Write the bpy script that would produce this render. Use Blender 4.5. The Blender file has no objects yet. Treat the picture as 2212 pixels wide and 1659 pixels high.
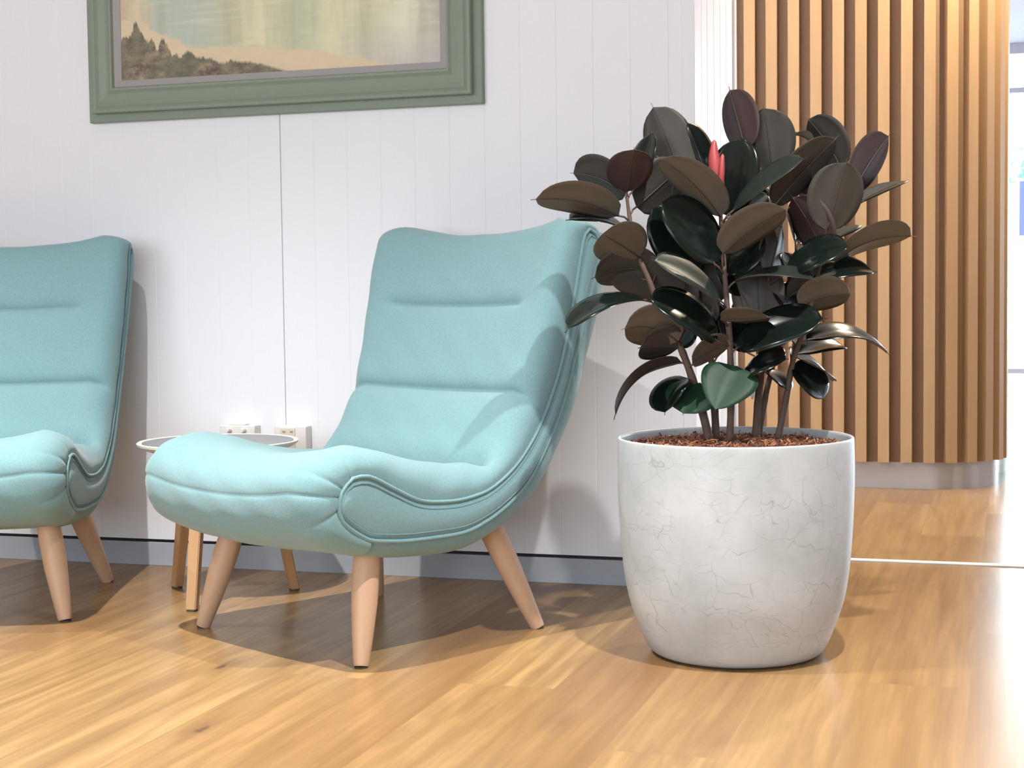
import bpy, bmesh, math, random
from math import sin, cos, pi, radians, sqrt
from mathutils import Vector as V, Matrix
random.seed(7)
SC = bpy.context.scene
COL = SC.collection

# ------------------------------------------------------------------ camera
F_PX = 3412.9; PIT = 0.0568976; ROL = -0.0126680; YAW = -0.3046692
CAM = V((0, 0, 0.75))
FW = V((sin(YAW)*cos(PIT), cos(YAW)*cos(PIT), -sin(PIT)))
r0 = V((cos(YAW), -sin(YAW), 0)); u0 = r0.cross(FW)
RT = r0*cos(ROL) + u0*sin(ROL); UP = -r0*sin(ROL) + u0*cos(ROL)
cam = bpy.data.cameras.new('camera'); camo = bpy.data.objects.new('camera', cam); COL.objects.link(camo)
cam.sensor_width = 36; cam.lens = 36*F_PX/2212; cam.clip_start = .05; cam.clip_end = 200
M = Matrix((RT, UP, -FW)).transposed().to_4x4(); M.translation = CAM
camo.matrix_world = M
SC.camera = camo

def at(x, y, d):
    """world point seen at photo pixel (x, y), d metres in front of the camera"""
    return CAM + (FW + RT*((x-1106)/F_PX) - UP*((y-829.5)/F_PX))*d

# ------------------------------------------------------------------ world, lamps, exposure
SC.view_settings.view_transform = 'Standard'; SC.view_settings.look = 'None'
SC.view_settings.gamma = 1; SC.view_settings.use_curve_mapping = False
SC.view_settings.exposure = 0.0
w = bpy.data.worlds.new('daylight'); SC.world = w; w.use_nodes = True
bg = w.node_tree.nodes['Background']; bg.inputs[0].default_value = (.86, .94, 1, 1); bg.inputs[1].default_value = 22

def spot(name, loc, target, watts, col, size=110, blend=.35, rad=.022):
    l = bpy.data.lights.new(name, 'SPOT'); l.energy = watts; l.color = col
    l.spot_size = radians(size); l.spot_blend = blend; l.shadow_soft_size = rad
    o = bpy.data.objects.new(name, l); COL.objects.link(o); o.location = loc
    o.rotation_euler = (V(target)-V(loc)).to_track_quat('-Z', 'Y').to_euler()
    return o
def area(name, loc, target, watts, col, sx, sy):
    l = bpy.data.lights.new(name, 'AREA'); l.energy = watts; l.color = col
    l.shape = 'RECTANGLE'; l.size = sx; l.size_y = sy
    o = bpy.data.objects.new(name, l); COL.objects.link(o); o.location = loc
    o.rotation_euler = (V(target)-V(loc)).to_track_quat('-Z', 'Y').to_euler()
    return o
WARM = (1, .97, .93)
for i, (x, y, e) in enumerate(((-1.85, 2.226, 520), (-.06, 2.367, 430), (-3.65, 2.2, 480), (1.75, 2.35, 200))):
    spot('downlight_lamp', (x, y, 2.68), (x, y+.02, 0), e, WARM, 96, 1.)
spot('hall_downlight_lamp', (.12, 5.74, 2.68), (-.1, 5.85, 0), 250, (1, .86, .64), 140, .5)
area('hall_window_daylight', (4.35, 6.6, 1.35), (0, 6.6, 1.2), 66, (.62, .75, 1), 4.0, 2.3)
area('room_ambient_fill', (-1.5, -3.3, 1.5), (-1.5, 3, 1.2), 255, (.86, .92, 1), 6.0, 2.2)  # added soft ambient fill behind the camera; the wall there has no window

# ------------------------------------------------------------------ helpers
def obj(name, bm, mats, parent=None, smooth=True, label=None, kind=None):
    me = bpy.data.meshes.new(name)
    bmesh.ops.recalc_face_normals(bm, faces=bm.faces[:]) if smooth != 'keep' else None
    bm.to_mesh(me); bm.free()
    for m in (mats if isinstance(mats, (list, tuple)) else [mats]): me.materials.append(m)
    o = bpy.data.objects.new(name, me); COL.objects.link(o)
    if smooth:
        for p in me.polygons: p.use_smooth = True
    if parent: o.parent = parent
    if label: o['label'] = label
    if kind: o['kind'] = kind
    return o
def sharp(o, ang=35):
    try: o.data.set_sharp_from_angle(angle=radians(ang))
    except Exception: pass
    return o
def thing(name, label, cat, loc=(0, 0, 0), rz=0, group=None):
    o = bpy.data.objects.new(name, None); COL.objects.link(o)
    o.location = loc; o.rotation_euler = (0, 0, rz); o.empty_display_size = .1
    o['label'] = label; o['category'] = cat
    if group: o['group'] = group
    return o
def tag(o, label, cat, group=None):
    o['label'] = label; o['category'] = cat
    if group: o['group'] = group
    return o
def box(bm, x0, x1, y0, y1, z0, z1, bev=0):
    vs = [bm.verts.new((x, y, z)) for x in (x0, x1) for y in (y0, y1) for z in (z0, z1)]
    fs = [bm.faces.new([vs[i] for i in q]) for q in ((0, 1, 3, 2), (4, 6, 7, 5), (0, 4, 5, 1), (2, 3, 7, 6), (0, 2, 6, 4), (1, 5, 7, 3))]
    if bev:
        es = list({e for f in fs for e in f.edges})
        bmesh.ops.bevel(bm, geom=es, offset=bev, segments=2, profile=.5, affect='EDGES')
def tube(bm, pts, rads, n=10, caps=True, mi=0):
    pts = [V(p) for p in pts]
    if not isinstance(rads, (list, tuple)): rads = [rads]*len(pts)
    rings = []; nrm = None
    for i, p in enumerate(pts):
        t = (pts[min(i+1, len(pts)-1)] - pts[max(i-1, 0)])
        if t.length < 1e-9: t = V((0, 0, 1))
        t.normalize()
        if nrm is None:
            a = V((0, 0, 1)) if abs(t.z) < .9 else V((1, 0, 0)); nrm = t.cross(a).normalized()
        nrm = (nrm - t*nrm.dot(t)).normalized(); b = t.cross(nrm)
        rings.append([bm.verts.new(p + (nrm*cos(2*pi*k/n) + b*sin(2*pi*k/n))*rads[i]) for k in range(n)])
    for a, b in zip(rings, rings[1:]):
        for k in range(n):
            f = bm.faces.new((a[k], a[(k+1) % n], b[(k+1) % n], b[k])); f.material_index = mi
    if caps:
        for rg in (rings[0], rings[-1]): bm.faces.new(rg).material_index = mi
def lathe(bm, prof, n=96, close=True):
    rings = [[bm.verts.new((r*cos(2*pi*k/n), r*sin(2*pi*k/n), z)) for k in range(n)] if r > 1e-6 else [bm.verts.new((0, 0, z))] for r, z in prof]
    for a, b in zip(rings, rings[1:]):
        for k in range(n):
            if len(a) == 1 and len(b) == 1: continue
            if len(a) == 1: bm.faces.new((a[0], b[(k+1) % n], b[k]))
            elif len(b) == 1: bm.faces.new((a[k], a[(k+1) % n], b[0]))
            else: bm.faces.new((a[k], a[(k+1) % n], b[(k+1) % n], b[k]))
def grid(bm, rows, mi=0):
    vs = [[bm.verts.new(p) for p in r] for r in rows]
    for a, b in zip(vs, vs[1:]):
        for k in range(len(a)-1):
            f = bm.faces.new((a[k], a[k+1], b[k+1], b[k])); f.material_index = mi
    return vs
def crom(pts, per=8, closed=False):
    """catmull-rom through pts (any tuples), `per` samples per span"""
    n = len(pts); out = []
    P = [tuple(p) for p in pts]; dim = len(P[0])
    for i in range(n-1):
        p0 = P[max(i-1, 0)]; p1 = P[i]; p2 = P[i+1]; p3 = P[min(i+2, n-1)]
        for k in range(per):
            t = k/per
            out.append(tuple(.5*(2*p1[d] + (p2[d]-p0[d])*t + (2*p0[d]-5*p1[d]+4*p2[d]-p3[d])*t*t + (3*p1[d]-p0[d]-3*p2[d]+p3[d])*t**3) for d in range(dim)))
    out.append(P[-1]); return out
def resample(pts, m):
    pts = [V(p) for p in pts]; L = [0]
    for a, b in zip(pts, pts[1:]): L.append(L[-1] + (b-a).length)
    out = []; j = 0
    for i in range(m):
        s = L[-1]*i/(m-1)
        while j < len(L)-2 and L[j+1] < s: j += 1
        d = L[j+1]-L[j]; out.append(pts[j].lerp(pts[j+1], (s-L[j])/d if d else 0))
    return out

# ------------------------------------------------------------------ materials
class N:
    def __init__(s, name):
        s.m = bpy.data.materials.new(name); s.m.use_nodes = True; s.t = s.m.node_tree
        s.p = s.t.nodes['Principled BSDF']
    def n(s, kind, **kw):
        o = s.t.nodes.new(kind)
        for k, v in kw.items():
            if k.startswith('i_'):
                key = k[2:]; key = int(key) if key.isdigit() else key.replace('_', ' ')
                s.put(v, o.inputs[key])
            else: setattr(o, k, v)
        return o
    def put(s, v, sock):
        if isinstance(v, bpy.types.NodeSocket): s.t.links.new(v, sock)
        elif isinstance(v, bpy.types.Node): s.t.links.new(v.outputs[0], sock)
        else: sock.default_value = v
    def set(s, **kw):
        for k, v in kw.items(): s.put(v, s.p.inputs[k.replace('_', ' ')])
        return s
    def math(s, op, a, b=0, c=0, clamp=False):
        o = s.t.nodes.new('ShaderNodeMath'); o.operation = op; o.use_clamp = clamp
        for i, v in enumerate((a, b, c)): s.put(v, o.inputs[i])
        return o.outputs[0]
    def mix(s, f, a, b, mode='MIX'):
        o = s.t.nodes.new('ShaderNodeMix'); o.data_type = 'RGBA'; o.blend_type = mode
        s.put(f, o.inputs[0]); s.put(a, o.inputs[6]); s.put(b, o.inputs[7]); return o.outputs[2]
    def ramp(s, f, stops, interp='LINEAR'):
        o = s.t.nodes.new('ShaderNodeValToRGB'); o.color_ramp.interpolation = interp
        e = o.color_ramp.elements
        while len(e) < len(stops): e.new(.5)
        for el, (p, c) in zip(e, stops): el.position = p; el.color = (*c, 1) if len(c) == 3 else c
        s.put(f, o.inputs[0]); return o.outputs[0]
    def obj(s): return s.n('ShaderNodeTexCoord').outputs['Object']
    def mapping(s, vec, scale=(1, 1, 1), loc=(0, 0, 0)):
        return s.n('ShaderNodeMapping', i_Vector=vec, i_Scale=scale, i_Location=loc).outputs[0]
    def noise(s, vec, scale, detail=4, rough=.5, dist=0):
        return s.n('ShaderNodeTexNoise', i_Vector=vec, i_Scale=scale, i_Detail=detail, i_Roughness=rough, i_Distortion=dist).outputs[0]
    def bump(s, h, strength=.3, dist=.001):
        s.put(s.n('ShaderNodeBump', i_Height=h, i_Strength=strength, i_Distance=dist), s.p.inputs['Normal']); return s
def C(r, g, b): return (r, g, b, 1)

def simple(name, col, rough=.5, var=.06, scale=8, metal=0, spec=.5, bump=0):
    q = N(name); o = q.obj(); nz = q.noise(o, scale, 4)
    q.set(Base_Color=q.mix(nz, C(*[c*(1-var) for c in col]), C(*[min(1, c*(1+var)) for c in col])), Roughness=rough, Metallic=metal, Specular_IOR_Level=spec)
    if bump: q.bump(q.noise(o, scale*12, 3), bump, .0006)
    return q.m

def mat_floor():
    q = N('oak_floor'); geo = q.n('ShaderNodeNewGeometry').outputs['Position']
    sep = q.n('ShaderNodeSeparateXYZ', i_0=geo); X, Y = sep.outputs[0], sep.outputs[1]
    pw = .1886
    u = q.math('DIVIDE', q.math('ADD', X, .065 + pw*60), pw); idx = q.math('FLOOR', u); fu = q.math('FRACT', u)
    rnd = q.n('ShaderNodeTexWhiteNoise', noise_dimensions='1D', i_W=idx).outputs[0]
    v = q.math('DIVIDE', q.math('ADD', Y, q.math('MULTIPLY_ADD', rnd, 2.1, 40)), 1.9); idv = q.math('FLOOR', v); fv = q.math('FRACT', v)
    cell = q.n('ShaderNodeCombineXYZ', i_0=idx, i_1=idv)
    wn = q.n('ShaderNodeTexWhiteNoise', noise_dimensions='3D', i_Vector=cell); pr = wn.outputs[0]; pc = wn.outputs[1]
    off = q.n('ShaderNodeVectorMath', operation='SCALE', i_0=pc, i_Scale=23.).outputs[0]
    pos = q.n('ShaderNodeVectorMath', operation='ADD', i_0=geo, i_1=off).outputs[0]
    big = q.noise(q.mapping(pos, (5, .9, 1)), 1.0, 3, .5, .6)
    rings = q.n('ShaderNodeTexWave', wave_type='BANDS', bands_direction='X', i_Vector=q.mapping(pos, (1, .16, 1)), i_Scale=4.5, i_Distortion=13., i_Detail=4., i_Detail_Scale=1.1, i_Detail_Roughness=.6).outputs[1]
    fine = q.noise(q.mapping(pos, (75, 2.2, 1)), 1.0, 5, .65); mid = q.noise(q.mapping(pos, (17, 1.1, 1)), 1.0, 4, .6, 1.2)
    base = q.ramp(pr, ((0, (.245, .132, .051)), (.3, (.305, .176, .069)), (.7, (.36, .218, .088)), (1, (.415, .265, .11))))
    c = q.mix(q.math('MULTIPLY', q.ramp(rings, ((.3, (0, 0, 0)), (.9, (1, 1, 1)))), .36), base, C(.18, .088, .032), 'MIX')
    c = q.mix(q.math('MULTIPLY', q.ramp(big, ((.35, (0, 0, 0)), (.75, (1, 1, 1)))), .35), c, C(.44, .28, .13))
    c = q.mix(q.math('MULTIPLY', q.ramp(fine, ((.38, (0, 0, 0)), (.7, (1, 1, 1)))), .38), c, C(.165, .078, .028))
    c = q.mix(q.math('MULTIPLY', q.ramp(mid, ((.42, (0, 0, 0)), (.70, (1, 1, 1)))), .6), c, C(.19, .10, .04))
    kv = q.n('ShaderNodeTexVoronoi', feature='F1', i_Vector=q.mapping(pos, (6.2, 2.3, 1)), i_Scale=1.0, i_Randomness=1.)
    kd = q.math('ADD', kv.outputs['Distance'], q.math('MULTIPLY', q.math('SUBTRACT', q.noise(pos, 30, 4), .5), .12))
    on = q.math('GREATER_THAN', q.n('ShaderNodeSeparateXYZ', i_0=kv.outputs['Color']).outputs[0], .5)
    halo = q.math('MULTIPLY', on, q.ramp(kd, ((0, (1, 1, 1)), (.26, (0, 0, 0)))))
    core = q.math('MULTIPLY', on, q.ramp(kd, ((.03, (1, 1, 1)), (.07, (0, 0, 0)))))
    c = q.mix(q.math('MULTIPLY', halo, .5), c, C(.12, .065, .032))
    c = q.mix(q.math('MULTIPLY', core, .8), c, C(.05, .03, .02))
    eu = q.math('MULTIPLY', q.math('MINIMUM', fu, q.math('SUBTRACT', 1., fu)), pw)
    ev = q.math('MULTIPLY', q.math('MINIMUM', fv, q.math('SUBTRACT', 1., fv)), 1.9)
    e = q.math('LESS_THAN', q.math('MINIMUM', eu, ev), .0015)
    c = q.mix(q.math('MULTIPLY', e, .65), c, C(.24, .135, .06))
    q.set(Base_Color=c, Roughness=q.math('MULTIPLY_ADD', fine, .08, .26), Specular_IOR_Level=.42)
    q.bump(q.math('MULTIPLY_ADD', e, -1., q.math('MULTIPLY', fine, .15)), .18, .0012)
    return q.m
def mat_fabric(name, col):
    q = N(name); o = q.obj()
    wv = q.noise(q.mapping(o, (1, 1, .5)), 420, 3, .75); wv2 = q.noise(q.mapping(o, (.4, .4, 1)), 330, 3, .7); bl = q.noise(o, 7, 3)
    c = q.mix(wv, C(*[x*.62 for x in col]), C(*[min(1, x*1.38) for x in col]))
    c = q.mix(q.math('MULTIPLY', wv2, .35), c, C(*[x*.9 for x in col]))
    c = q.mix(q.math('MULTIPLY', bl, .2), c, C(col[0]*1.1, col[1]*1.02, col[2]))
    q.set(Base_Color=c, Roughness=.92, Specular_IOR_Level=.2, Sheen_Weight=.25, Sheen_Roughness=.5)
    q.bump(q.math('ADD', wv, wv2), .35, .0008); return q.m
def mat_wood(name, light, dark, stretch=(14, 14, 1.2), rough=.45, per_slat=False):
    q = N(name); o = q.obj()
    if per_slat:
        pos = q.n('ShaderNodeNewGeometry'); rnd = pos.outputs['Random Per Island']
        o = q.n('ShaderNodeVectorMath', operation='ADD', i_0=o, i_1=q.n('ShaderNodeCombineXYZ', i_0=q.math('MULTIPLY', rnd, 9), i_1=q.math('MULTIPLY', rnd, 5), i_2=q.math('MULTIPLY', rnd, 31)).outputs[0]).outputs[0]
    a = q.noise(q.mapping(o, stretch), 2.2, 4, .55, .5); f = q.noise(q.mapping(o, tuple(s*9 for s in stretch)), 2, 3, .6)
    c = q.mix(a, C(*light), C(*dark)); c = q.mix(q.math('MULTIPLY', f, .3), c, C(*[x*.75 for x in dark]))
    if per_slat: c = q.mix(q.math('MULTIPLY', rnd, .3), c, C(*[min(1, x*1.12) for x in light]))
    q.set(Base_Color=c, Roughness=rough, Specular_IOR_Level=.35); q.bump(f, .08, .0006); return q.m
def mat_wall(name, col, rough=.42):
    q = N(name); geo = q.n('ShaderNodeNewGeometry').outputs['Position']
    q.set(Base_Color=q.mix(q.noise(geo, 2.2, 3), C(*[c*.985 for c in col]), C(*col)), Roughness=rough, Specular_IOR_Level=.35)
    q.bump(q.noise(geo, 420, 3), .06, .0006); return q.m
def mat_concrete():
    q = N('marbled_concrete'); o = q.obj()
    wob = q.n('ShaderNodeVectorMath', operation='ADD', i_0=o, i_1=q.n('ShaderNodeVectorMath', operation='SCALE', i_0=q.n('ShaderNodeTexNoise', i_Vector=o, i_Scale=5., i_Detail=4.).outputs[1], i_Scale=.16).outputs[0]).outputs[0]
    cr = q.n('ShaderNodeTexVoronoi', feature='DISTANCE_TO_EDGE', i_Vector=q.mapping(wob, (1, 1, 1.5)), i_Scale=10.).outputs[0]
    cr2 = q.n('ShaderNodeTexVoronoi', feature='DISTANCE_TO_EDGE', i_Vector=q.mapping(wob, (1, 1, 1.7), (3, 1, 2)), i_Scale=19.).outputs[0]
    m1 = q.ramp(q.noise(o, 9, 4), ((.40, (0, 0, 0)), (.55, (1, 1, 1)))); m2 = q.ramp(q.noise(q.mapping(o, (1, 1, 1), (4, 4, 4)), 13, 4), ((.44, (0, 0, 0)), (.58, (1, 1, 1))))
    l1 = q.math('MULTIPLY', q.ramp(cr, ((0, (1, 1, 1)), (.012, (0, 0, 0)))), m1); l2 = q.math('MULTIPLY', q.ramp(cr2, ((0, (1, 1, 1)), (.014, (0, 0, 0)))), m2)
    big = q.noise(o, 6, 5, .6)
    c = q.mix(q.ramp(big, ((.35, (0, 0, 0)), (.65, (1, 1, 1)))), C(.38, .415, .425), C(.50, .53, .555))
    c = q.mix(q.math('MULTIPLY', q.math('MAXIMUM', l1, l2), .72), c, C(.27, .29, .28))
    q.set(Base_Color=c, Roughness=.38, Specular_IOR_Level=.4); q.bump(q.noise(o, 30, 4), .08, .001); return q.m
def mat_leaf(name, a, b, rough, spec, rib, coat=0):
    q = N(name); o = q.obj(); nz = q.noise(o, 26, 4)
    q.set(Base_Color=q.mix(nz, C(*a), C(*b)), Roughness=rough, Specular_IOR_Level=spec, Coat_Weight=coat, Coat_Roughness=.12)
    q.bump(q.noise(o, 60, 2), .1, .0008); return q.m
def mat_painting():
    q = N('oil_painting'); o = q.obj(); sp = q.n('ShaderNodeSeparateXYZ', i_0=o); u, v = sp.outputs[0], sp.outputs[2]   # metres from the lower left corner
    dab = q.n('ShaderNodeTexNoise', i_Vector=q.mapping(o, (1, 1, 2.2)), i_Scale=22., i_Detail=5., i_Roughness=.65)
    d = q.math('SUBTRACT', dab.outputs[0], .5)
    us = q.math('ADD', u, q.math('MULTIPLY', d, .10)); vs = q.math('ADD', v, q.math('MULTIPLY', d, .035))
    water = q.ramp(q.math('DIVIDE', us, .93), ((0, (.62, .47, .35)), (.07, (.74, .64, .46)), (.13, (.50, .56, .50)), (.24, (.50, .58, .50)), (.36, (.58, .57, .40)), (.46, (.74, .72, .50)), (.58, (.54, .57, .41)), (.68, (.74, .73, .50)), (.80, (.62, .61, .44)), (.90, (.78, .79, .60)), (1, (.52, .50, .42))))
    streak = q.noise(q.mapping(o, (16, 1, 2.2)), 1.6, 4, .6); rip = q.noise(q.mapping(o, (5, 1, 70)), 1.2, 3, .6)
    c = q.mix(q.math('MULTIPLY', q.ramp(streak, ((.45, (0, 0, 0)), (.68, (1, 1, 1)))), .45), water, C(.42, .43, .30))
    c = q.mix(q.math('MULTIPLY', q.ramp(rip, ((.5, (0, 0, 0)), (.7, (1, 1, 1)))), .3), c, C(.84, .80, .60))
    c = q.mix(q.math('MULTIPLY', q.math('MULTIPLY', q.math('SUBTRACT', 1, q.math('DIVIDE', vs, .11, clamp=True), clamp=True), q.ramp(us, ((.6, (0, 0, 0)), (.8, (1, 1, 1))))), .8), c, C(.56, .52, .51))
    dots = q.ramp(q.math('MULTIPLY', us, 1.0), ((0, (.17,)*3), (.06, (.165,)*3), (.13, (.125,)*3), (.22, (.088,)*3), (.40, (.078,)*3), (.60, (.055,)*3), (.76, (.014,)*3), (.83, (0, 0, 0))))
    sandm = q.math('MULTIPLY', q.math('SUBTRACT', dots, vs), 90., clamp=True)
    sand = q.mix(dab.outputs[0], C(.66, .53, .37), C(.80, .67, .47)); c = q.mix(sandm, c, sand)
    reed = q.noise(q.mapping(o, (34, 1, 6)), 1.0, 5, .75)
    hs = q.ramp(q.math('ADD', u, 0), ((0, (.110,)*3), (.025, (.116,)*3), (.045, (.158,)*3), (.07, (.112,)*3), (.11, (.080,)*3), (.132, (.112,)*3), (.155, (.068,)*3), (.185, (.056,)*3), (.205, (.080,)*3), (.24, (.048,)*3), (.33, (.038,)*3), (.42, (.028,)*3), (.50, (.004,)*3), (.56, (0, 0, 0))))
    amp = q.math('MULTIPLY_ADD', q.math('SUBTRACT', .5, u, clamp=True), .26, .0)
    hv = q.math('ADD', hs, q.math('MULTIPLY', q.math('SUBTRACT', reed, .45), amp))
    shm = q.math('MULTIPLY', q.math('SUBTRACT', hv, v), 140., clamp=True)
    sh = q.ramp(q.noise(q.mapping(o, (1, 1, 1.6)), 26, 5, .7), ((.3, (.07, .055, .05)), (.45, (.19, .14, .12)), (.55, (.30, .25, .17)), (.7, (.48, .37, .27))))
    sh = q.mix(q.math('MULTIPLY', q.ramp(q.noise(o, 9, 3), ((.42, (0, 0, 0)), (.6, (1, 1, 1)))), .7), sh, C(.17, .18, .12))
    c = q.mix(shm, c, sh)
    q.set(Base_Color=c, Roughness=.55, Specular_IOR_Level=.3); q.bump(dab.outputs[0], .25, .002); return q.m

MF = mat_floor(); MFAB = mat_fabric('teal_upholstery', (.178, .318, .342)); MPIPE = mat_fabric('teal_piping', (.165, .29, .315))
MLEG = mat_wood('beech_leg', (.60, .40, .27), (.52, .33, .21), (30, 30, 3))
MTLEG = mat_wood('oak_table_leg', (.52, .31, .15), (.42, .235, .105), (30, 30, 3))
MSLAT = mat_wood('oak_slat', (.41, .255, .132), (.33, .195, .095), (16, 16, .9), .5, True)
MWALL = mat_wall('white_panelling', (.87, .875, .92)); MCEIL = mat_wall('white_ceiling', (.80, .80, .80), .8); MROOM = mat_wall('room_wall_paint', (.42, .44, .47), .7)
MBASE = mat_wall('grey_baseboard', (.40, .43, .48), .45); MBLK = simple('black_gap', (.006, .006, .007), .6)
MCONC = mat_concrete(); MPOTIN = simple('pot_inside', (.46, .47, .50), .5)
MFRAME = mat_wood('sage_frame', (.275, .325, .265), (.24, .29, .235), (8, 8, 8), .5); MLINER = simple('linen_liner', (.37, .36, .36), .8, .05, 300)
MPAINT = mat_painting(); MWHITE = simple('white_plastic', (.80, .79, .77), .35, .02); MCREAM = simple('cream_plastic', (.72, .66, .54), .4, .02); MDARK = simple('dark_slot', (.03, .03, .035), .5)
MRIM = simple('white_table_rim', (.80, .80, .70), .3, .02); MGLASSTOP = simple('grey_glossy_top', (.20, .205, .215), .3, .25, 9, spec=.12)
MSLATB = mat_wood('slat_backing', (.25, .15, .085), (.20, .12, .068), (16, 16, .9), .6)
MALU = simple('white_aluminium', (.80, .81, .82), .3, .03); MKICK = simple('brushed_kickboard', (.36, .32, .30), .3, .05, 20, .15)
MTOP = mat_leaf('leaf_top', (.0035, .006, .005), (.006, .011, .008), .2, .3, 0); MTOPG = mat_leaf('leaf_top_green', (.009, .030, .016), (.015, .044, .023), .5, .2, 0); MTOPD = mat_leaf('leaf_top_greygreen', (.010, .015, .0125), (.016, .023, .018), .46, .2, 0)
MUND = mat_leaf('leaf_underside', (.095, .082, .062), (.13, .112, .086), .5, .35, 0); MUNDD = mat_leaf('leaf_underside_dark', (.042, .037, .032), (.062, .055, .047), .5, .35, 0); MUNDM = mat_leaf('leaf_underside_maroon', (.045, .026, .026), (.066, .04, .038), .45, .4, 0)
MRIB = simple('leaf_midrib', (.05, .043, .035), .5); MPET = simple('petiole', (.13, .075, .058), .5); MRED = simple('red_sheath', (.36, .052, .056), .45, .15, 30); MBARK = simple('stem_bark', (.115, .075, .055), .75, .35, 45, bump=.4)
MGLIDE = simple('dark_glide', (.06, .05, .04), .7)
def mat_mulch():
    q = N('bark_mulch'); r = q.n('ShaderNodeNewGeometry').outputs['Random Per Island']
    q.set(Base_Color=q.ramp(r, ((0, (.05, .022, .016)), (.4, (.14, .055, .035)), (.75, (.30, .115, .055)), (1, (.52, .25, .12)))), Roughness=.85); return q.m
MMULCH = mat_mulch()
def mat_glass():
    q = N('window_glass'); t = q.n('ShaderNodeBsdfTransparent', i_Color=C(.93, .98, 1)); g = q.n('ShaderNodeBsdfGlossy', i_Roughness=.02)
    mx = q.n('ShaderNodeMixShader', i_0=.07, i_1=t.outputs[0], i_2=g.outputs[0]); q.t.links.new(mx.outputs[0], q.t.nodes['Material Output'].inputs[0]); return q.m
MGLASS = mat_glass()

# ------------------------------------------------------------------ the room
YW = 3.9077; XE = -.748; PITCH = .0968
bm = bmesh.new(); box(bm, -6, 4.5, -3.6, 13.4, -.1, 0); obj('floor', bm, MF, smooth=False, kind='structure')
bm = bmesh.new(); box(bm, -6, 4.5, -3.6, 13.4, 2.75, 2.85); obj('ceiling', bm, MCEIL, smooth=False, kind='structure')

def vj_profile(a, b, first, pitch, deep=None, gw=.003, gd=.0009):
    """(s, depth) outline of V-jointed boards from a to b"""
    s = [(a, 0)]; k = math.ceil((a-first)/pitch + .02)
    while first + k*pitch < b-.01:
        g = first + k*pitch; h = gw/2; dd = gd
        if deep is not None and abs(g-deep) < .02: h = .0015; dd = .008
        s += [(g-h, 0), (g, dd), (g+h, 0)]; k += 1
    return s + [(b, 0)]
def board_wall(name, prof, fn, z0, z1, back):
    bm = bmesh.new()
    lo = [bm.verts.new((*fn(s, d), z0)) for s, d in prof] + [bm.verts.new((*fn(prof[-1][0], back), z0)), bm.verts.new((*fn(prof[0][0], back), z0))]
    hi = [bm.verts.new((v.co.x, v.co.y, z1)) for v in lo]
    n = len(lo)
    for i in range(n): bm.faces.new((lo[i], lo[(i+1) % n], hi[(i+1) % n], hi[i]))
    bm.faces.new(lo); bm.faces.new(hi)
    return obj(name, bm, MWALL, smooth=False, kind='structure')
board_wall('wall_back', vj_profile(-6, XE, -1.004, PITCH, -1.875), lambda s, d: (s, YW+d), .0745, 2.75, .11)
bm = bmesh.new(); box(bm, -6, XE-.004, YW+.012, YW+.10, .0, .0745); obj('trim_1', bm, MBLK, smooth=False, kind='structure')
bm = bmesh.new(); box(bm, -6, XE, YW, YW+.012, 0, .0655, .001); obj('baseboard_back', bm, MBASE, smooth=False, kind='structure')
board_wall('wall_return', vj_profile(YW+.113, 4.5, YW+.0968, PITCH, None, .006, .0028), lambda s, d: (XE-d, s), 0, 2.75, .12)
bm = bmesh.new(); box(bm, XE-.03, XE+.004, YW-.002, YW+.016, .0, 2.75, .002); obj('trim_2', bm, MWALL, smooth=False, kind='structure')
bm = bmesh.new(); box(bm, XE-.12, XE+.006, 4.5, 4.535, 0, 2.75, .002); obj('trim_3', bm, MALU, smooth=False, kind='structure')
# sliding-door track let into the floor
bm = bmesh.new(); box(bm, XE+.007, 4.5, 4.418, 4.448, .0, .004, .001); obj('door_track', bm, MALU, smooth=False, kind='structure')
# room sides behind and beside the camera
bm = bmesh.new(); box(bm, -6.1, -6, -3.6, 4.02, 0, 2.75); obj('wall_left', bm, MROOM, smooth=False, kind='structure')
bm = bmesh.new(); box(bm, -6.1, 4.6, -3.7, -3.6, 0, 2.75); obj('wall_front', bm, MROOM, smooth=False, kind='structure')
bm = bmesh.new(); box(bm, 4.5, 4.6, -3.6, 13.4, 0, 2.75); obj('wall_right', bm, MROOM, smooth=False, kind='structure')

# curved slatted hall wall
def hall_path(off):
    """plan points and outward normals along the wall, off = metres inside the slat faces"""
    R = .30-off; pts = []
    return R
cx_, cy_, RS = -.30, 6.35, .30
def hall(s, off):
    """s = metres along slat faces from x=-.30 (negative to the left) -> plan point, normal"""
    if s <= 0: return V((cx_+s, cy_-RS+off, 0)), V((0, -1, 0))
    a = s/RS
    if a < pi/2:
        n = V((sin(a), -cos(a), 0)); return V((cx_, cy_, 0)) + n*(RS-off), n
    return V((cx_+RS-off, cy_+(s-RS*pi/2), 0)), V((1, 0, 0))
def hall_strip(bm, s0, s1, o0, o1, z0, z1, step=.02):
    n = max(1, int((s1-s0)/step)); A = []; B = []
    for i in range(n+1):
        s = s0+(s1-s0)*i/n; A.append(hall(s, o0)[0]); B.append(hall(s, o1)[0])
    ring = A + B[::-1]
    lo = [bm.verts.new((p.x, p.y, z0)) for p in ring]; hi = [bm.verts.new((p.x, p.y, z1)) for p in ring]; m = len(ring)
    for i in range(m): bm.faces.new((lo[i], lo[(i+1) % m], hi[(i+1) % m], hi[i]))
    for i in range(n):
        j = m-1-i
        bm.faces.new((lo[i], lo[i+1], lo[j-1], lo[j])); bm.faces.new((hi[i], hi[i+1], hi[j-1], hi[j]))
bm = bmesh.new(); hall_strip(bm, -2.2, 3.2, .034, .09, .10, 2.75); hw = obj('wall_hall', bm, MSLATB, smooth=False, kind='structure')
bm = bmesh.new()
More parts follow.
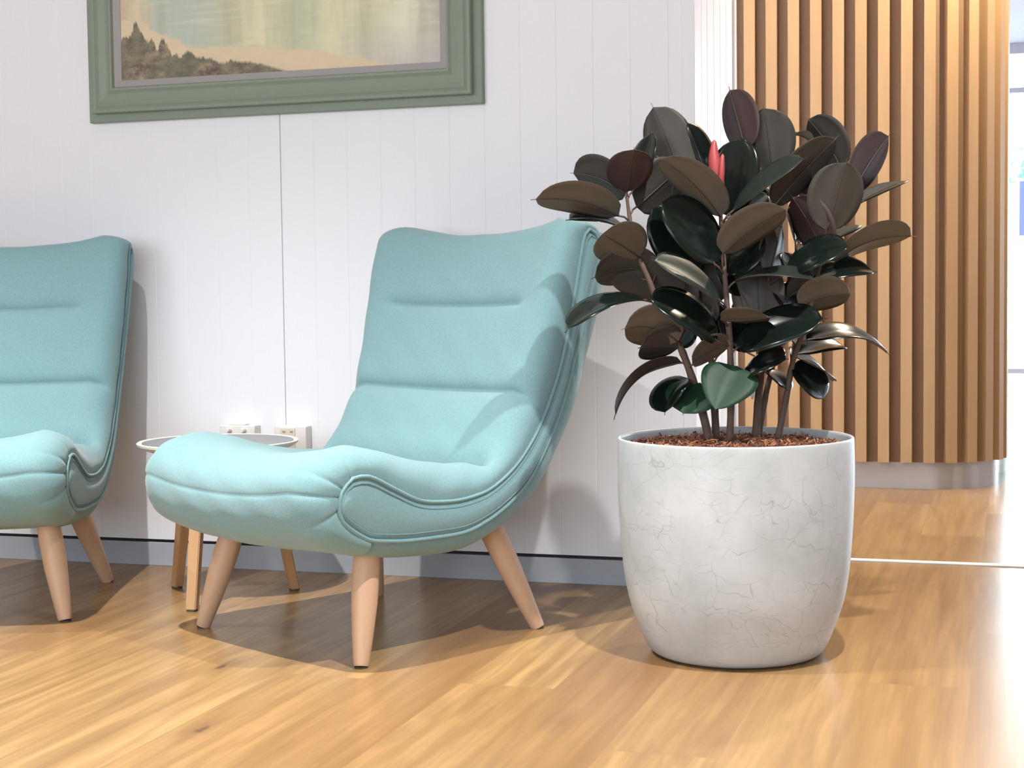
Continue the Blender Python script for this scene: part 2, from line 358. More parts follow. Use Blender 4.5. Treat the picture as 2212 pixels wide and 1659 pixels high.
for k in range(-23, 38):
    s = .0 + k*.083
    p, n = hall(s+.021, 0); t = V((-n.y, n.x, 0))
    hwid = .0205; d = .036
    q = [p+t*hwid, p-t*hwid, p-t*hwid-n*d, p+t*hwid-n*d]
    lo = [bm.verts.new((v.x, v.y, .101)) for v in q]; hi = [bm.verts.new((v.x, v.y, 2.745)) for v in q]
    for i in range(4): bm.faces.new((lo[i], lo[(i+1) % 4], hi[(i+1) % 4], hi[i]))
    bm.faces.new(lo); bm.faces.new(hi)
obj('slat_cladding', bm, MSLAT, hw, smooth=False)
bm = bmesh.new(); hall_strip(bm, -2.2, 3.2, .0365, .088, 0, .0995); sharp(obj('baseboard_hall', bm, MKICK, smooth=True, kind='structure'), 40)

# glazed entrance at the far end of the hall
def part(name, parent, mat, x0, x1, y0, y1, z0, z1, bev=.003, label=None):
    bm = bmesh.new(); box(bm, x0, x1, y0, y1, z0, z1, bev); return obj(name, bm, mat, parent, smooth=False, label=label)
MFR = simple('pale_door_frame', (.20, .21, .27), .5, .03)
bm = bmesh.new(); box(bm, -.6, 4.5, 13.40, 13.46, 2.31, 2.35); dr = obj('door_1', bm, MFR, smooth=False, kind='structure')
for x in (-.55, .55, 1.75, 3.0, 4.2): part('door_stile', dr, MFR, x-.03, x+.03, 13.40, 13.46, 0, 2.75)
part('bottom_rail', dr, MFR, -.6, 4.5, 13.40, 13.46, .055, .095); part('top_rail', dr, MFR, -.6, 4.5, 13.40, 13.46, 2.62, 2.75)
part('glass_pane', dr, MGLASS, -.6, 4.5, 13.425, 13.435, .095, 2.31, 0); part('toplight_pane', dr, MGLASS, -.6, 4.5, 13.425, 13.435, 2.35, 2.62, 0)
MBLUE = simple('blue_pull_handle', (.16, .22, .55), .4, .03)
part('pull_handle', dr, MBLUE, .078, .13, 13.33, 13.37, 1.165, 1.60)
part('handle_mount', dr, MBLUE, .09, .118, 13.37, 13.40, 1.2, 1.24); part('handle_mount', dr, MBLUE, .09, .118, 13.37, 13.40, 1.5, 1.54)
MSOFF = simple('lilac_grey_soffit', (.22, .23, .31), .7, .03)
bm = bmesh.new(); box(bm, -.6, 4.5, 9.5, 13.395, 2.70, 2.749); obj('trim_4', bm, MSOFF, smooth=False, kind='structure')
# outdoors beyond the glass
MGRND = simple('grey_paving', (.26, .27, .28), .8, .05); bm = bmesh.new(); box(bm, -8, 12, 13.47, 40, -.12, -.02); obj('ground', bm, MGRND, smooth=False, kind='structure')
MLOW = simple('pale_blue_rendered_wall', (.42, .55, .62), .8, .04); bm = bmesh.new(); box(bm, -6, 10, 24, 24.3, -.02, 1.05); tag(obj('garden_wall', bm, MLOW, smooth=False), 'low pale rendered garden wall outside beyond the glass door', 'wall')
def shrub(name, label, cat, x, y, h, r, n, seed):
    rr = random.Random(seed); t = thing(name, label, cat, (x, y, -.02))
    bm = bmesh.new(); tube(bm, [(0, 0, 0), (.03, 0, h*.3), (0, .03, h*.6)], [.08, .06, .04], 8); obj('trunk', bm, MBARK, t)
    bm = bmesh.new()
    for i in range(n):
        a = rr.uniform(0, 2*pi); z = rr.uniform(-1, 1); q = rr.uniform(.5, 1)*r; c = V((cos(a)*sqrt(1-z*z)*q, sin(a)*sqrt(1-z*z)*q, h*.62+z*q*.75))
        d = V((rr.uniform(-1, 1), rr.uniform(-1, 1), rr.uniform(-1, 1))).normalized(); e = d.orthogonal().normalized(); s = rr.uniform(.1, .18)
        f = bm.faces.new([bm.verts.new(c+d*s), bm.verts.new(c+e*s*.5), bm.verts.new(c-d*s), bm.verts.new(c-e*s*.5)])
    obj('foliage', bm, MOUT, t, smooth=False)
MOUT = simple('sunlit_foliage', (.20, .42, .40), .7, .3, 3)
shrub('garden_tree', 'pale green garden tree seen through the glass door above the low wall', 'tree', .35, 26.5, 3.6, 1.3, 900, 3)

# ------------------------------------------------------------------ armchairs
def chair_rows():
    Cc = [(-.25, .220), (-.33, .232), (-.385, .262), (-.410, .305), (-.412, .347), (-.396, .385), (-.352, .413), (-.29, .422), (-.22, .415), (-.14, .401), (-.06, .388), (.01, .380), (.06, .379), (.10, .388), (.14, .43), (.17, .482), (.198, .536), (.228, .60), (.25, .66), (.274, .727), (.30, .79), (.325, .85), (.343, .882), (.375, .893), (.425, .885), (.478, .855)]
    Ss = [(-.25, .224), (-.315, .24), (-.372, .270), (-.402, .312), (-.408, .365), (-.393, .405), (-.345, .438), (-.275, .450), (-.21, .440), (-.14, .420), (-.06, .400), (.01, .390), (.06, .388), (.10, .395), (.135, .435), (.162, .485), (.19, .54), (.215, .60), (.236, .66), (.26, .735), (.283, .81), (.305, .872), (.327, .910), (.365, .921), (.43, .912), (.478, .875)]
    Ee = [(-.25, .260), (-.297, .287), (-.325, .313), (-.328, .338), (-.325, .354), (-.319, .368), (-.305, .381), (-.289, .390), (-.248, .389), (-.188, .360), (-.12, .329), (-.05, .319), (.015, .320), (.083, .334), (.153, .373), (.211, .429), (.25, .485), (.285, .55), (.31, .609), (.335, .69), (.355, .77), (.373, .847), (.384, .880), (.398, .893), (.418, .884), (.438, .851)]
    return Cc, Ss, Ee
PER = 12
def chair_surface():
    Cc, Ss, Ee = (crom(k, PER) for k in chair_rows())
    XS = .252; XW = .315
    cols = []
    NX = 22; NR = 9
    us = [XS*i/NX for i in range(NX)] ; ang = [pi/2*i/NR for i in range(NR+1)]
    rows = []
    for c, s, e in zip(Cc, Ss, Ee):
        half = []
        for x in us:
            w_ = (x/XS)**2.2; half.append(V((x, c[0]*(1-w_)+s[0]*w_, c[1]*(1-w_)+s[1]*w_)))
        for a in ang:
            k = 1-cos(a); x = XS + (XW-XS+.008)*sin(a) - .008*k**3
            half.append(V((x, s[0]*(1-k)+e[0]*k, s[1]*(1-k)+e[1]*k)))
        rows.append([V((-p.x, p.y, p.z)) for p in half[:0:-1]] + half)
    return rows
def chair_disp(rows):
    """sewn seams and soft pillows: push the surface along its normal"""
    R = len(rows); K = len(rows[0]); out = []
    def nrm(i, k):
        a = rows[min(i+1, R-1)][k]-rows[max(i-1, 0)][k]; b = rows[i][min(k+1, K-1)]-rows[i][max(k-1, 0)]
        n = b.cross(a); return n.normalized() if n.length > 1e-9 else V((0, 0, 1))
    for i in range(R):
        row = []; t = i/PER
        for k in range(K):
            p = rows[i][k]; ax = abs(p.x); d = 0
            def gr(t0, w_, dep, fade): return -dep*math.exp(-abs(t-t0)/w_)*max(0, min(1, (fade-ax)/.03))
            d += gr(4.0, .12, .004, .34)
            d += gr(13.0, .35, .024, .30) + gr(16.0, .20, .019, .315) + gr(19.0, .20, .016, .225 if p.x > 0 else .235)
            q = max(0, 1-(ax/.27)**2)
            if 13 < t < 16: d += .006*sin(pi*(t-13)/3)*q
            elif 16 < t < 19: d += .008*sin(pi*(t-16)/3)*q
            elif 19 < t < 22: d += .006*sin(pi*(t-19)/3)*q
            # gathered tucks where the front roll turns onto the side panel
            if ax > .25 and 2 < t < 8:
                g = (ax-.25)/.065
                d += -.005*g*sum(math.exp(-abs(t-t0)/.12) for t0 in (2.6, 5.2, 6.6))
            d += .0012*sin(p.x*37+t*1.7)*sin(t*2.3+p.x*11)
            row.append(p + nrm(i, k)*d)
        out.append(row)
    return out
def flare(p, edge=0.0):
    t = max(0, min(1, (p.z-.42)/.48)); t = t*t*(3-2*t)
    return V((p.x*(1+.08*t), p.y - .026*t*edge, p.z))
def make_chair(name, label):
    root = thing(name, label, 'armchair', group='teal armchairs along the white wall')
    rows = [[flare(p, max(0, min(1, (abs(p.x)-.25)/.06))) for p in r] for r in chair_disp(chair_surface())]; cut = 13*PER
    bm = bmesh.new(); grid(bm, rows[:cut+1]); obj('seat', bm, MFAB, root)
    bm = bmesh.new(); grid(bm, rows[cut:]); obj('backrest', bm, MFAB, root)
    # front seam thread
    # shell under and behind
    lower = [(-.25, .260), (-.17, .250), (-.09, .247), (.001, .248), (.06, .262), (.12, .287), (.18, .324), (.215, .36), (.245, .399), (.277, .451), (.303, .497), (.33, .56), (.353, .625), (.382, .70), (.407, .769), (.425, .82), (.438, .851)]
    lo = crom(lower, 5); n = len(lo); srows = []
    for i, p in enumerate(lo):
        a = V(lo[max(i-1, 0)]); b = V(lo[min(i+1, n-1)]); t = (b-a).normalized(); nv = V((t.y, -t.x))
        f = i/(n-1); th = (.036 + .046*min(1, f*1.5))*(1-.25*max(0, (f-.9)/.1))
        half = []
        for x in [.25*j/10 for j in range(10)]:
            q = V(p)+nv*th*(1+.12*(1-(x/.25)**2)); half.append(V((x, q.x, q.y)))
        for j in range(8):
            a_ = pi/2*j/7; q = V(p)+nv*th*cos(a_); half.append(V((.25+.063*sin(a_), q.x, q.y)))
        srows.append([V((-h.x, h.y, h.z)) for h in half[:0:-1]] + half)
    srows = [[flare(p, max(0, min(1, (abs(p.x)-.2)/.1))) for p in r] for r in srows]
    bm = bmesh.new(); grid(bm, srows); obj('outer_shell', bm, MFAB, root)
    # side panels with their piping
    Ee = chair_rows()[2]
    upper = [V((y, z)) for y, z in crom(Ee, 6)]; tipi = 4*6
    for s in (-1, 1):
        up = resample([p for p in upper[tipi-4:]], 60); dn = resample([V(p) for p in (list(reversed(upper[:tipi-3])) + [V(q) for q in lo])], 60)
        prow = []
        for a, b in zip(up, dn):
            L = (b-a).length
            prow.append([flare(V((s*(.313 + .011*sin(pi*j/8)*min(1, L/.06)), *(a.lerp(b, j/8)))), 1) for j in range(9)])
        bm = bmesh.new(); grid(bm, prow); sp_ = obj('side_panel', bm, MFAB, root)
        bm = bmesh.new(); loop = list(reversed(up)) + dn[1:]
        tube(bm, [flare(V((s*.3165, p.x, p.y)), 1) for p in loop], .0042, 8); obj('piping', bm, MFAB, sp_)
        # second sewn line just inside the cord
        bm = bmesh.new()
        inn = []
        for j in range(59, 1, -1): a, b = up[j], dn[j]; inn.append(a.lerp(b, min(.4, .014/max(.02, (b-a).length))))
        for j in range(2, 60): a, b = up[j], dn[j]; inn.append(b.lerp(a, min(.4, .014/max(.02, (b-a).length))))
        tube(bm, [flare(V((s*.3195, p.x, p.y)), 1) for p in inn], .0015, 6); obj('piping', bm, MPIPE, sp_)
    for (fx, fy, tx, ty, tz) in ((-.285, -.258, -.235, -.195, .245), (.288, -.258, .237, -.195, .245), (.284, .252, .195, .150, .30), (-.29, .26, -.195, .150, .30)):
        bm = bmesh.new(); a = V((fx, fy, .0025)); b = V((tx, ty, tz)); pr = ((0, .0150), (.02, .0165), (.25, .0222), (.5, .0272), (.72, .0282), (1, .0262))
        tube(bm, [a.lerp(b, t) for t, r in pr], [r for t, r in pr], 20); lg = sharp(obj('leg', bm, MLEG, root), 50)
        bm = bmesh.new(); tube(bm, [(fx, fy, 0), (fx, fy, .0035)], [.0135, .0145], 16); obj('glide', bm, MGLIDE, lg, smooth=False)
    return root
def copy_tree(o, parent=None):
    c = o.copy(); COL.objects.link(c)
    if parent: c.parent = parent
    for ch in list(o.children): copy_tree(ch, c)
    return c
ch1 = make_chair('armchair', 'whole teal upholstered armchair with piped sides beside the grey plant pot')
ch1.location = (-1.375, 3.280, 0); ch1.rotation_euler = (0, 0, radians(-28.35))
ch2 = copy_tree(ch1); ch2['label'] = 'teal upholstered armchair cut off by the left edge of the photo'
ch2.location = (-2.459, 3.314, 0); ch2.rotation_euler = (0, 0, radians(20.3))

# ------------------------------------------------------------------ side table
tb = thing('side_table', 'small round low table with white rim and wooden legs between the two armchairs', 'table', (-1.886, 3.539, 0))
bm = bmesh.new(); lathe(bm, [(0, .372), (.170, .372), (.188, .379), (.1985, .386), (.2, .3915), (.1975, .3935), (.1945, .3932), (.189, .3905), (0, .3905)], 96); sharp(obj('tabletop', bm, MRIM, tb), 40)
bm = bmesh.new(); lathe(bm, [(0, .3906), (.187, .3906), (.187, .3922), (0, .3922)], 96); sharp(obj('top_inset', bm, MGLASSTOP, tb, label='grey glossy table surface'), 40)
for fx, fy in ((-2.053, 3.612), (-1.865, 3.35), (-1.74, 3.655)):
    f = V((fx+1.886, fy-3.539, 0)); a = f.to_2d().normalized()
    bm = bmesh.new(); t = V((a.x, a.y, 0)); s = V((-a.y, a.x, 0)); top = t*.115; lo = []; hi = []
    for i, j in ((1, 1), (1, -1), (-1, -1), (-1, 1)):
        lo.append(bm.verts.new(f + t*.0115*i + s*.0125*j + V((0, 0, .004)))); hi.append(bm.verts.new(top + t*.015*i + s*.017*j + V((0, 0, .372))))
    for i in range(4): bm.faces.new((lo[i], lo[(i+1) % 4], hi[(i+1) % 4], hi[i]))
    bm.faces.new(lo); bm.faces.new(hi)
    bmesh.ops.bevel(bm, geom=bm.edges[:], offset=.0022, segments=2, affect='EDGES'); lg = sharp(obj('leg', bm, MTLEG, tb), 40)
    bm = bmesh.new(); box(bm, f.x-.010, f.x+.010, f.y-.010, f.y+.010, 0, .0045); obj('glide', bm, MGLIDE, lg, smooth=False)

# ------------------------------------------------------------------ planter and rubber plant
PX, PY = -.539, 3.248
pot = thing('potted_rubber_plant', 'dark leaved rubber plant in a large grey marbled pot beside the armchair', 'potted plant', (PX, PY, 0))
prof = [(0, 0), (.150, 0), (.163, .002), (.176, .008), (.188, .025), (.203, .061), (.2213, .115), (.2327, .182), (.2395, .270), (.2425, .35), (.2428, .41), (.2420, .444), (.2405, .4495), (.2385, .4505), (.2365, .449), (.2355, .444), (.236, .40), (.233, .33), (.22, .25), (0, .25)]
bm = bmesh.new(); pf = crom(prof[1:13], 5); lathe(bm, [prof[0]] + pf + prof[13:], 128); potb = obj('pot', bm, MCONC, pot)
rr = random.Random(5); bm = bmesh.new()
lathe(bm, [(0, .31), (.2352, .31), (.2352, .424), (.2, .428), (.12, .433), (0, .436)], 64)
for i in range(2600):
    a = rr.uniform(0, 2*pi); r = .226*sqrt(rr.random()); z = .4365-.055*(r/.235)**2*.22 + rr.uniform(-.002, .009)
    if rr.random() < .18: z += rr.uniform(0, .008)
    d = V((rr.gauss(0, 1), rr.gauss(0, 1), rr.gauss(0, .38))).normalized(); L = rr.uniform(.006, .021); e = d.cross(V((rr.gauss(0, 1), rr.gauss(0, 1), rr.gauss(0, 1)))).normalized(); g = d.cross(e)
    W_ = rr.uniform(.0012, .0036); T_ = rr.uniform(.0006, .0014); c = V((r*cos(a), r*sin(a), z))
    vs = [bm.verts.new(c + d*L*i_ + e*W_*j_ + g*T_*k_) for i_ in (-.5, .5) for j_ in (-.5, .5) for k_ in (-.5, .5)]
    for q in ((0, 1, 3, 2), (4, 6, 7, 5), (0, 4, 5, 1), (2, 3, 7, 6), (0, 2, 6, 4), (1, 5, 7, 3)): bm.faces.new([vs[x] for x in q])
obj('bark_mulch', bm, MMULCH, potb, smooth=False, kind='stuff', label='brown shredded bark mulch filling the pot')

D0 = 3.30   # distance of the plant's middle from the camera
plant = pot
PO = V((PX, PY, 0))
def pl(x, y, d): return at(x, y, D0+d) - PO
STEMS = {
 'a': ([(1531, 945, .0), (1512, 870, .0), (1484, 785, -.01), (1462, 735, -.02), (1430, 680, -.03), (1402, 605, -.03), (1380, 553, -.03), (1362, 480, -.02), (1354, 425, -.02)], .0092, .0032),
 'b': ([(1547, 940, .03), (1543, 870, .04), (1538, 790, .05), (1522, 700, .06), (1500, 600, .06), (1478, 500, .06), (1470, 420, .06)], .0085, .003),
 'c': ([(1577, 940, -.03), (1579, 860, -.03), (1577, 750, -.03), (1570, 650, -.03), (1563, 560, -.03), (1557, 470, -.03), (1556, 430, -.03)], .0078, .0034),
 'd': ([(1633, 935, .03), (1638, 860, .03), (1645, 800, .03), (1655, 720, .02), (1658, 620, .02), (1660, 500, .02), (1665, 400, .02)], .0085, .0035),
 'e': ([(1640, 935, .05), (1655, 850, .05), (1672, 780, .06), (1690, 700, .07), (1705, 600, .07), (1740, 480, .07)], .007, .003),
 'f': ([(1682, 940, .0), (1700, 850, .0), (1713, 780, .0), (1735, 715, .0), (1757, 640, .0), (1772, 560, .0), (1784, 500, .0), (1810, 420, .0)], .0072, .003)}
SPTS = []
for k, (pth, ra, rb) in STEMS.items():
    pts = crom([tuple(pl(*p)) for p in pth], 5); n = len(pts)
    bm = bmesh.new(); tube(bm, [(pts[0][0], pts[0][1], pts[0][2]-.03)] + pts, [ra*1.05] + [ra+(rb-ra)*i/(n-1) + .0007*(i % 4 == 0) for i in range(n)], 10)
    obj('stem', bm, MBARK, plant); SPTS += [V(p) for p in pts]
VIEW = -FW
def leaf(b, t, vis, face, mat=None, bend=0, W=None, flip=0, keel=.26, name='leaf', under=None, pet=True, label=None, droop=0, skew=-.10):
    """b, t: (px, py, depth offset) of leaf base and tip; vis: visible width in photo pixels; face: which side is seen"""
    B, T = pl(*b), pl(*t); pxm = F_PX/(D0 + (b[2]+t[2])/2)
    vis = vis*1.10; W = W or max(.112, vis/pxm*1.02); ca = max(.12, min(1, vis/pxm/W)); sa = sqrt(1-ca*ca)
    m = (T-B).normalized(); c = (VIEW - m*VIEW.dot(m)).normalized(); s = m.cross(c)
    n1 = (c*ca + s*sa); n2 = (c*ca - s*sa)
    if face == 'u': n1, n2 = -n1, -n2
    nn = n1 if (n1.z >= n2.z) != bool(flip) else n2
    ch2d = V((t[0]-b[0], t[1]-b[1])); perp = V((ch2d.y, -ch2d.x)).normalized()
    if perp.y > 0: perp = -perp
    Cp = (B+T)/2 + (RT*perp.x - UP*perp.y)*(bend*2/pxm)
    NRW, NC = 18, 4
    rows_t, rows_b = [], []
    for i in range(NRW+1):
        f = i/NRW
        p = B*(1-f)**2 + Cp*2*f*(1-f) + T*f*f; tg = ((Cp-B)*(1-f) + (T-Cp)*f).normalized()
        sv = nn.cross(tg).normalized(); nv = tg.cross(sv)
        g = min(1, f/.925); hw = W/2*(4*g*(1-g))**.47*(1+skew*(.5-g)) if g < 1 else 0
        hw = max(hw, .0012*(1-f)+.0004)
        rt, rb = [], []
        for j in range(-NC, NC+1):
            q = j/NC; lift = keel*abs(q)*hw - droop*hw*q*q - .10*hw*q*q*q*q
            pt = p + sv*(q*hw) + nv*lift; th = .0007*(1-q*q)+.00025
            rt.append(pt+nv*th); rb.append(pt-nv*th)
        rows_t.append(rt); rows_b.append(rb)
    bm = bmesh.new(); gt = grid(bm, rows_t, 0); gb = grid(bm, rows_b, 1)
    for i in range(NRW):
        bm.faces.new((gt[i][0], gt[i+1][0], gb[i+1][0], gb[i][0])).material_index = 2; bm.faces.new((gt[i][-1], gt[i+1][-1], gb[i+1][-1], gb[i][-1])).material_index = 2
    mid = [rows_b[i][NC]*.9 + rows_b[i][NC+1]*.1 for i in range(NRW)]
    mid = [rows_b[i][NC] for i in range(NRW)]
    tube(bm, mid, [.0019-.0013*i/NRW for i in range(NRW)], 6, mi=2)
    if pet:
        near = min(SPTS, key=lambda q: (q-(B-V((0, 0, .02)))).length)
        if (near-B).length < .16: tube(bm, [near, near.lerp(B, .5)+V((0, 0, .004)), B, rows_b[1][NC]], [.0024, .0021, .0021, .0015], 8, mi=3)
    o = obj(name, bm, [mat or MTOP, under or MUND, MRIB, MPET], plant, label=label)
    o.modifiers
    return o
G = MTOPG
# left side, top to bottom
leaf((1336, 466, -.04), (1146, 432, -.10), 54, 'u', bend=16)
leaf((1352, 420, .0), (1231, 374, .05), 62, 'u', bend=12, under=MUNDD)
leaf((1354, 414, -.02), (1370, 318, -.09), 92, 'u', under=MUNDM, W=.098, label='maroon young leaf')
leaf((1366, 415, .02), (1409, 280, .02), 42, 't', bend=-6)
leaf((1478, 408, .06), (1406, 222, .08), 96, 'u', under=MUNDD, bend=5)
leaf((1540, 425, .0), (1478, 257, -.02), 56, 't', bend=8)
leaf((1556, 468, -.04), (1418, 337, -.13), 58, 'u', bend=12)
leaf((1375, 447, .03), (1482, 352, .06), 92, 'u', under=MUNDD)
leaf((1543, 570, -.05), (1420, 432, -.08), 96, 't', bend=14)
leaf((1498, 600, .02), (1402, 442, .0), 108, 't', bend=10)
leaf((1556, 650, -.05), (1404, 560, -.12), 52, 't', mat=MTOPD, bend=10)
leaf((1381, 556, -.04), (1296, 503, -.13), 92, 'u', bend=2)
leaf((1350, 494, .0), (1222, 476, -.03), 34, 't', bend=10)
leaf((1420, 590, -.01), (1277, 603, -.05), 70, 'u', bend=16, under=MUNDD)
leaf((1475, 645, .0), (1303, 590, -.02), 86, 'u', bend=14, under=MUNDD)
leaf((1393, 648, -.05), (1220, 719, -.10), 38, 't', bend=24)
leaf((1548, 737, -.06), (1393, 642, -.10), 72, 't', bend=16)
leaf((1464, 738, -.04), (1342, 712, -.10), 84, 'u', bend=18)
leaf((1468, 750, -.02), (1378, 752, -.06), 66, 'u', bend=4, under=MUNDD)
leaf((1472, 783, .0), (1326, 907, -.02), 22, 'u', bend=34, under=MUNDD)
leaf((1488, 818, .0), (1436, 897, -.03), 44, 't', bend=16)
leaf((1512, 828, -.01), (1474, 897, -.05), 92, 't', mat=G, bend=0)
leaf((1592, 792, -.06), (1543, 890, -.12), 100, 't', mat=G, label='green drooping leaf', skew=.75)
leaf((1496, 788, -.03), (1584, 742, -.02), 48, 'u', bend=6)
leaf((1558, 690, -.06), (1666, 684, -.11), 30, 'u', bend=-4)
leaf((1562, 548, -.06), (1706, 448, -.14), 74, 'u', bend=10)
leaf((1660, 602, .0), (1690, 482, .04), 64, 'u', under=MUNDD)
leaf((1572, 592, .02), (1655, 505, .0), 64, 't')
leaf((1640, 705, .0), (1634, 552, .02), 102, 'u', under=MUNDD)
leaf((1725, 692, .03), (1668, 610, .05), 66, 't', bend=6)
# crown
leaf((1612, 325, .03), (1574, 187, .05), 58, 'u', under=MUNDM)
leaf((1668, 370, .03), (1648, 226, .0), 100, 'u', under=MUNDD, bend=2)
leaf((1577, 468, -.02), (1606, 290, .0), 94, 't', bend=4, flip=0)
leaf((1584, 455, -.05), (1746, 338, -.13), 36, 't', mat=MTOPD, bend=8)
leaf((1588, 475, .02), (1660, 415, .02), 52, 't')
leaf((1672, 445, .0), (1814, 291, -.05), 72, 'u', under=MUNDD, bend=4)
leaf((1818, 365, .06), (1741, 252, .08), 54, 'u', under=MUNDD, bend=6)
leaf((1846, 408, .04), (1924, 288, .06), 74, 'u', under=MUNDM, bend=4)
leaf((1786, 497, -.02), (1830, 342, -.06), 112, 'u', under=MUNDD)
leaf((1850, 442, .04), (1963, 389, .10), 26, 't', bend=2)
leaf((1782, 548, .0), (1708, 420, .0), 64, 'u', under=MUNDM, bend=4)
leaf((1788, 522, .03), (1832, 488, .10), 44, 't', mat=MTOPD)
leaf((1802, 566, .02), (1979, 511, .06), 46, 'u', bend=20)
leaf((1702, 590, -.04), (1840, 534, -.10), 56, 't', bend=12)
leaf((1588, 608, -.03), (1767, 606, -.12), 28, 't', mat=MTOPD, bend=14)
leaf((1752, 604, .01), (1894, 588, .04), 50, 't', bend=14)
leaf((1726, 662, .0), (1844, 636, -.03), 66, 'u', bend=10)
leaf((1700, 642, .03), (1764, 598, .03), 44, 'u', under=MUNDD)
leaf((1592, 752, -.05), (1790, 688, -.12), 72, 't', bend=12)
leaf((1742, 735, .0), (1925, 770, .05), 32, 't', bend=30)
leaf((1722, 765, .02), (1830, 750, .06), 38, 't', bend=10)
leaf((1708, 732, .03), (1628, 780, .0), 42, 'u', under=MUND)
leaf((1606, 812, -.03), (1704, 776, -.09), 36, 't', bend=8)
leaf((1708, 766, .01), (1800, 824, .08), 26, 't', bend=6)
leaf((1710, 795, .0), (1781, 866, .0), 66, 't', bend=8)
leaf((1652, 802, .02), (1704, 850, .0), 38, 't', bend=4)
leaf((1636, 806, .02), (1620, 852, .0), 50, 'u', under=MUNDD)
leaf((1762, 432, .04), (1722, 408, .06), 40, 'u', under=MUNDD)
leaf((1754, 312, .06), (1711, 292, .06), 9, 't', bend=8, pet=False)
leaf((1718, 520, .05), (1700, 462, .08), 34, 't')
leaf((1482, 690, .03), (1440, 585, .03), 66, 'u', under=MUNDD)
leaf((1468, 748, .01), (1500, 694, .0), 48, 't')
leaf((1540, 705, .03), (1440, 600, .05), 88, 'u', under=MUNDD); leaf((1602, 640, .03), (1560, 540, .04), 80, 't'); leaf((1612, 760, .04), (1562, 660, .05), 78, 't')
leaf((1500, 620, .05), (1420, 560, .06), 70, 't')
# inner shade leaves between the stems
leaf((1560, 760, .04), (1512, 640, .05), 84, 't'); leaf((1530, 560, .07), (1470, 470, .08), 84, 't')
leaf((1640, 580, .06), (1605, 480, .07), 84, 't'); leaf((1650, 480, .07), (1610, 395, .08), 80, 't')
leaf((1545, 660, .08), (1500, 560, .09), 90, 'u', under=MUNDD); leaf((1610, 720, .07), (1655, 630, .08), 80, 't')
leaf((1470, 470, .08), (1520, 350, .09), 70, 'u', under=MUNDD); leaf((1730, 620, .06), (1690, 540, .08), 60, 't')
# red sheaths of the unopened leaf
bm = bmesh.new(); tube(bm, [pl(*p) for p in ((1556, 470, -.035), (1555, 435, -.035))], [.0035, .004], 10); a = [(1555, 440, -.035), (1551, 405, -.036), (1546, 370, -.037), (1542, 335, -.036), (1543, 302, -.034)]
tube(bm, crom([tuple(pl(*p)) for p in a], 5), [r for r, in zip([.003+.0125*sin(pi*min(1, (i+1)/21)**.9) for i in range(20)] + [.0005])], 14)
b_ = [(1557, 440, -.05), (1557, 400, -.055), (1559, 365, -.055), (1561, 332, -.05)]
tube(bm, crom([tuple(pl(*p)) for p in b_], 5), [.002+.0048*sin(pi*(i+1)/17) for i in range(15)] + [.0004], 12)
obj('leaf_sheath', bm, MRED, plant, label='red pointed sheath of an unopened leaf')
bm = bmesh.new(); tube(bm, crom([tuple(pl(*p)) for p in ((1706, 288, .05), (1711, 278, .05), (1714, 270, .05))], 3), [.002, .002, .0018, .0016, .0012, .0008, .0004], 8); obj('leaf_sheath', bm, MRED, plant)

# ------------------------------------------------------------------ framed painting
XL, XR, ZB = -2.447, -1.292, 1.2405; ZT = ZB + .86
pc = thing('framed_painting', 'river landscape oil painting in a wide sage green frame on the white wall', 'painting', (XL, YW, ZB))
def frame_ring(name, mat, outer, prof, parent):
    """outer = (x0, x1, z0, z1); prof = list of (inset, height off the wall)"""
    bm = bmesh.new(); x0, x1, z0, z1 = outer; rings = []
    for d, h in prof: rings.append([bm.verts.new((x, -h, z)) for x, z in ((x0+d, z0+d), (x1-d, z0+d), (x1-d, z1-d), (x0+d, z1-d))])
    for a, b in zip(rings, rings[1:]):
        for k in range(4): bm.faces.new((a[k], a[(k+1) % 4], b[(k+1) % 4], b[k]))
    return obj(name, bm, mat, parent, smooth=False)
Wd, Hd = XR-XL, ZT-ZB
frame_ring('frame_backing', MFRAME, (0, Wd, 0, Hd), [(0, .001), (0, .020), (.002, .022), (.05, .022)], pc)
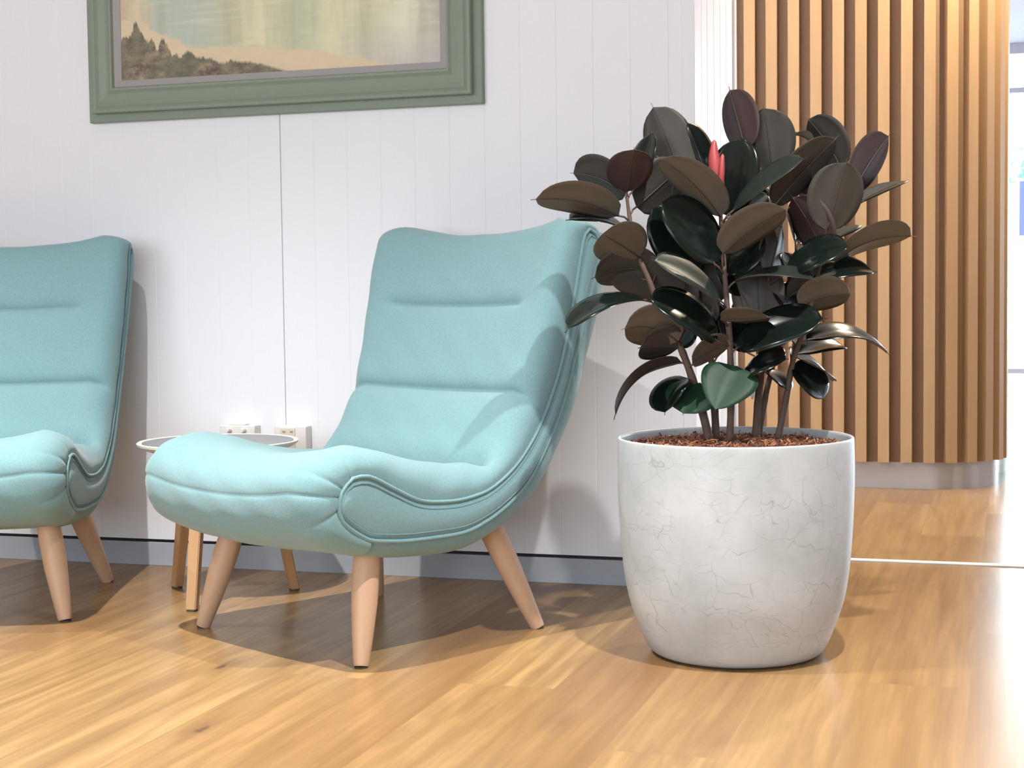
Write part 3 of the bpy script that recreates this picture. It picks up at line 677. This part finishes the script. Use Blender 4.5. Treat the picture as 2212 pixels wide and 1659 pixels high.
frame_ring('frame_moulding', MFRAME, (.023, Wd-.023, .023, Hd-.023), [(0, .022), (0, .044), (.002, .047), (.008, .048), (.014, .045), (.018, .048), (.030, .052), (.050, .048), (.056, .044), (.060, .047), (.066, .047), (.070, .036)], pc)
frame_ring('liner', MLINER, (.090, Wd-.090, .090, Hd-.090), [(0, .030), (0, .038), (.004, .038), (.0205, .030), (.0205, .026)], pc)
bm = bmesh.new(); i0 = .1095; cw, chh = Wd-2*i0, Hd-2*i0
box(bm, 0, cw, -.006, 0, 0, chh); cv = obj('canvas', bm, MPAINT, pc, smooth=False); cv.location = (i0, -.022, i0)

# ------------------------------------------------------------------ power outlets on the wall
def outlet(name, label, x0, x1, z0, z1, dep):
    o = thing(name, label, 'power outlet', ((x0+x1)/2, YW, (z0+z1)/2), group='power outlets behind the side table')
    w2, h2 = (x1-x0)/2, (z1-z0)/2
    bm = bmesh.new(); box(bm, -w2, w2, -dep, 0, -h2, h2, .003); obj('outlet_box', bm, MWHITE, o, smooth=False); return o, w2, h2
o1, w2, h2 = outlet('power_outlet', 'white wall outlet with two round plugs behind the small round table', -2.058, -1.952, .330, .402, .036)
for x in (-.022, .022):
    bm = bmesh.new(); tube(bm, [(x, -.036, .023), (x, -.052, .023), (x, -.055, .023)], [.0062, .0062, .005], 16); obj('plug_knob', bm, MWHITE, o1, smooth=False)
bm = bmesh.new(); box(bm, -.028, .022, -.03, -.006, .0362, .0395, .001); obj('cover_lip', bm, MWHITE, o1, smooth=False)
o2, w2, h2 = outlet('power_outlet', 'white and cream wall outlet with dark sockets under the vertical wall joint', -1.895, -1.800, .290, .402, .036)
bm = bmesh.new(); box(bm, -.028, .016, -.0385, -.0362, -.05, .05, .0006); pn = obj('socket_panel', bm, MCREAM, o2, smooth=False)
for x in (-.016, .006):
    for z in (.040, .012, -.014):
        bm = bmesh.new(); box(bm, x-.0045, x+.0045, -.0395, -.0384, z-(.0045 if z < .03 else .0015), z+.003, 0); obj('socket_slot', bm, MDARK if z < .03 else simple('grey_mark', (.35, .33, .28)), pn, smooth=False)
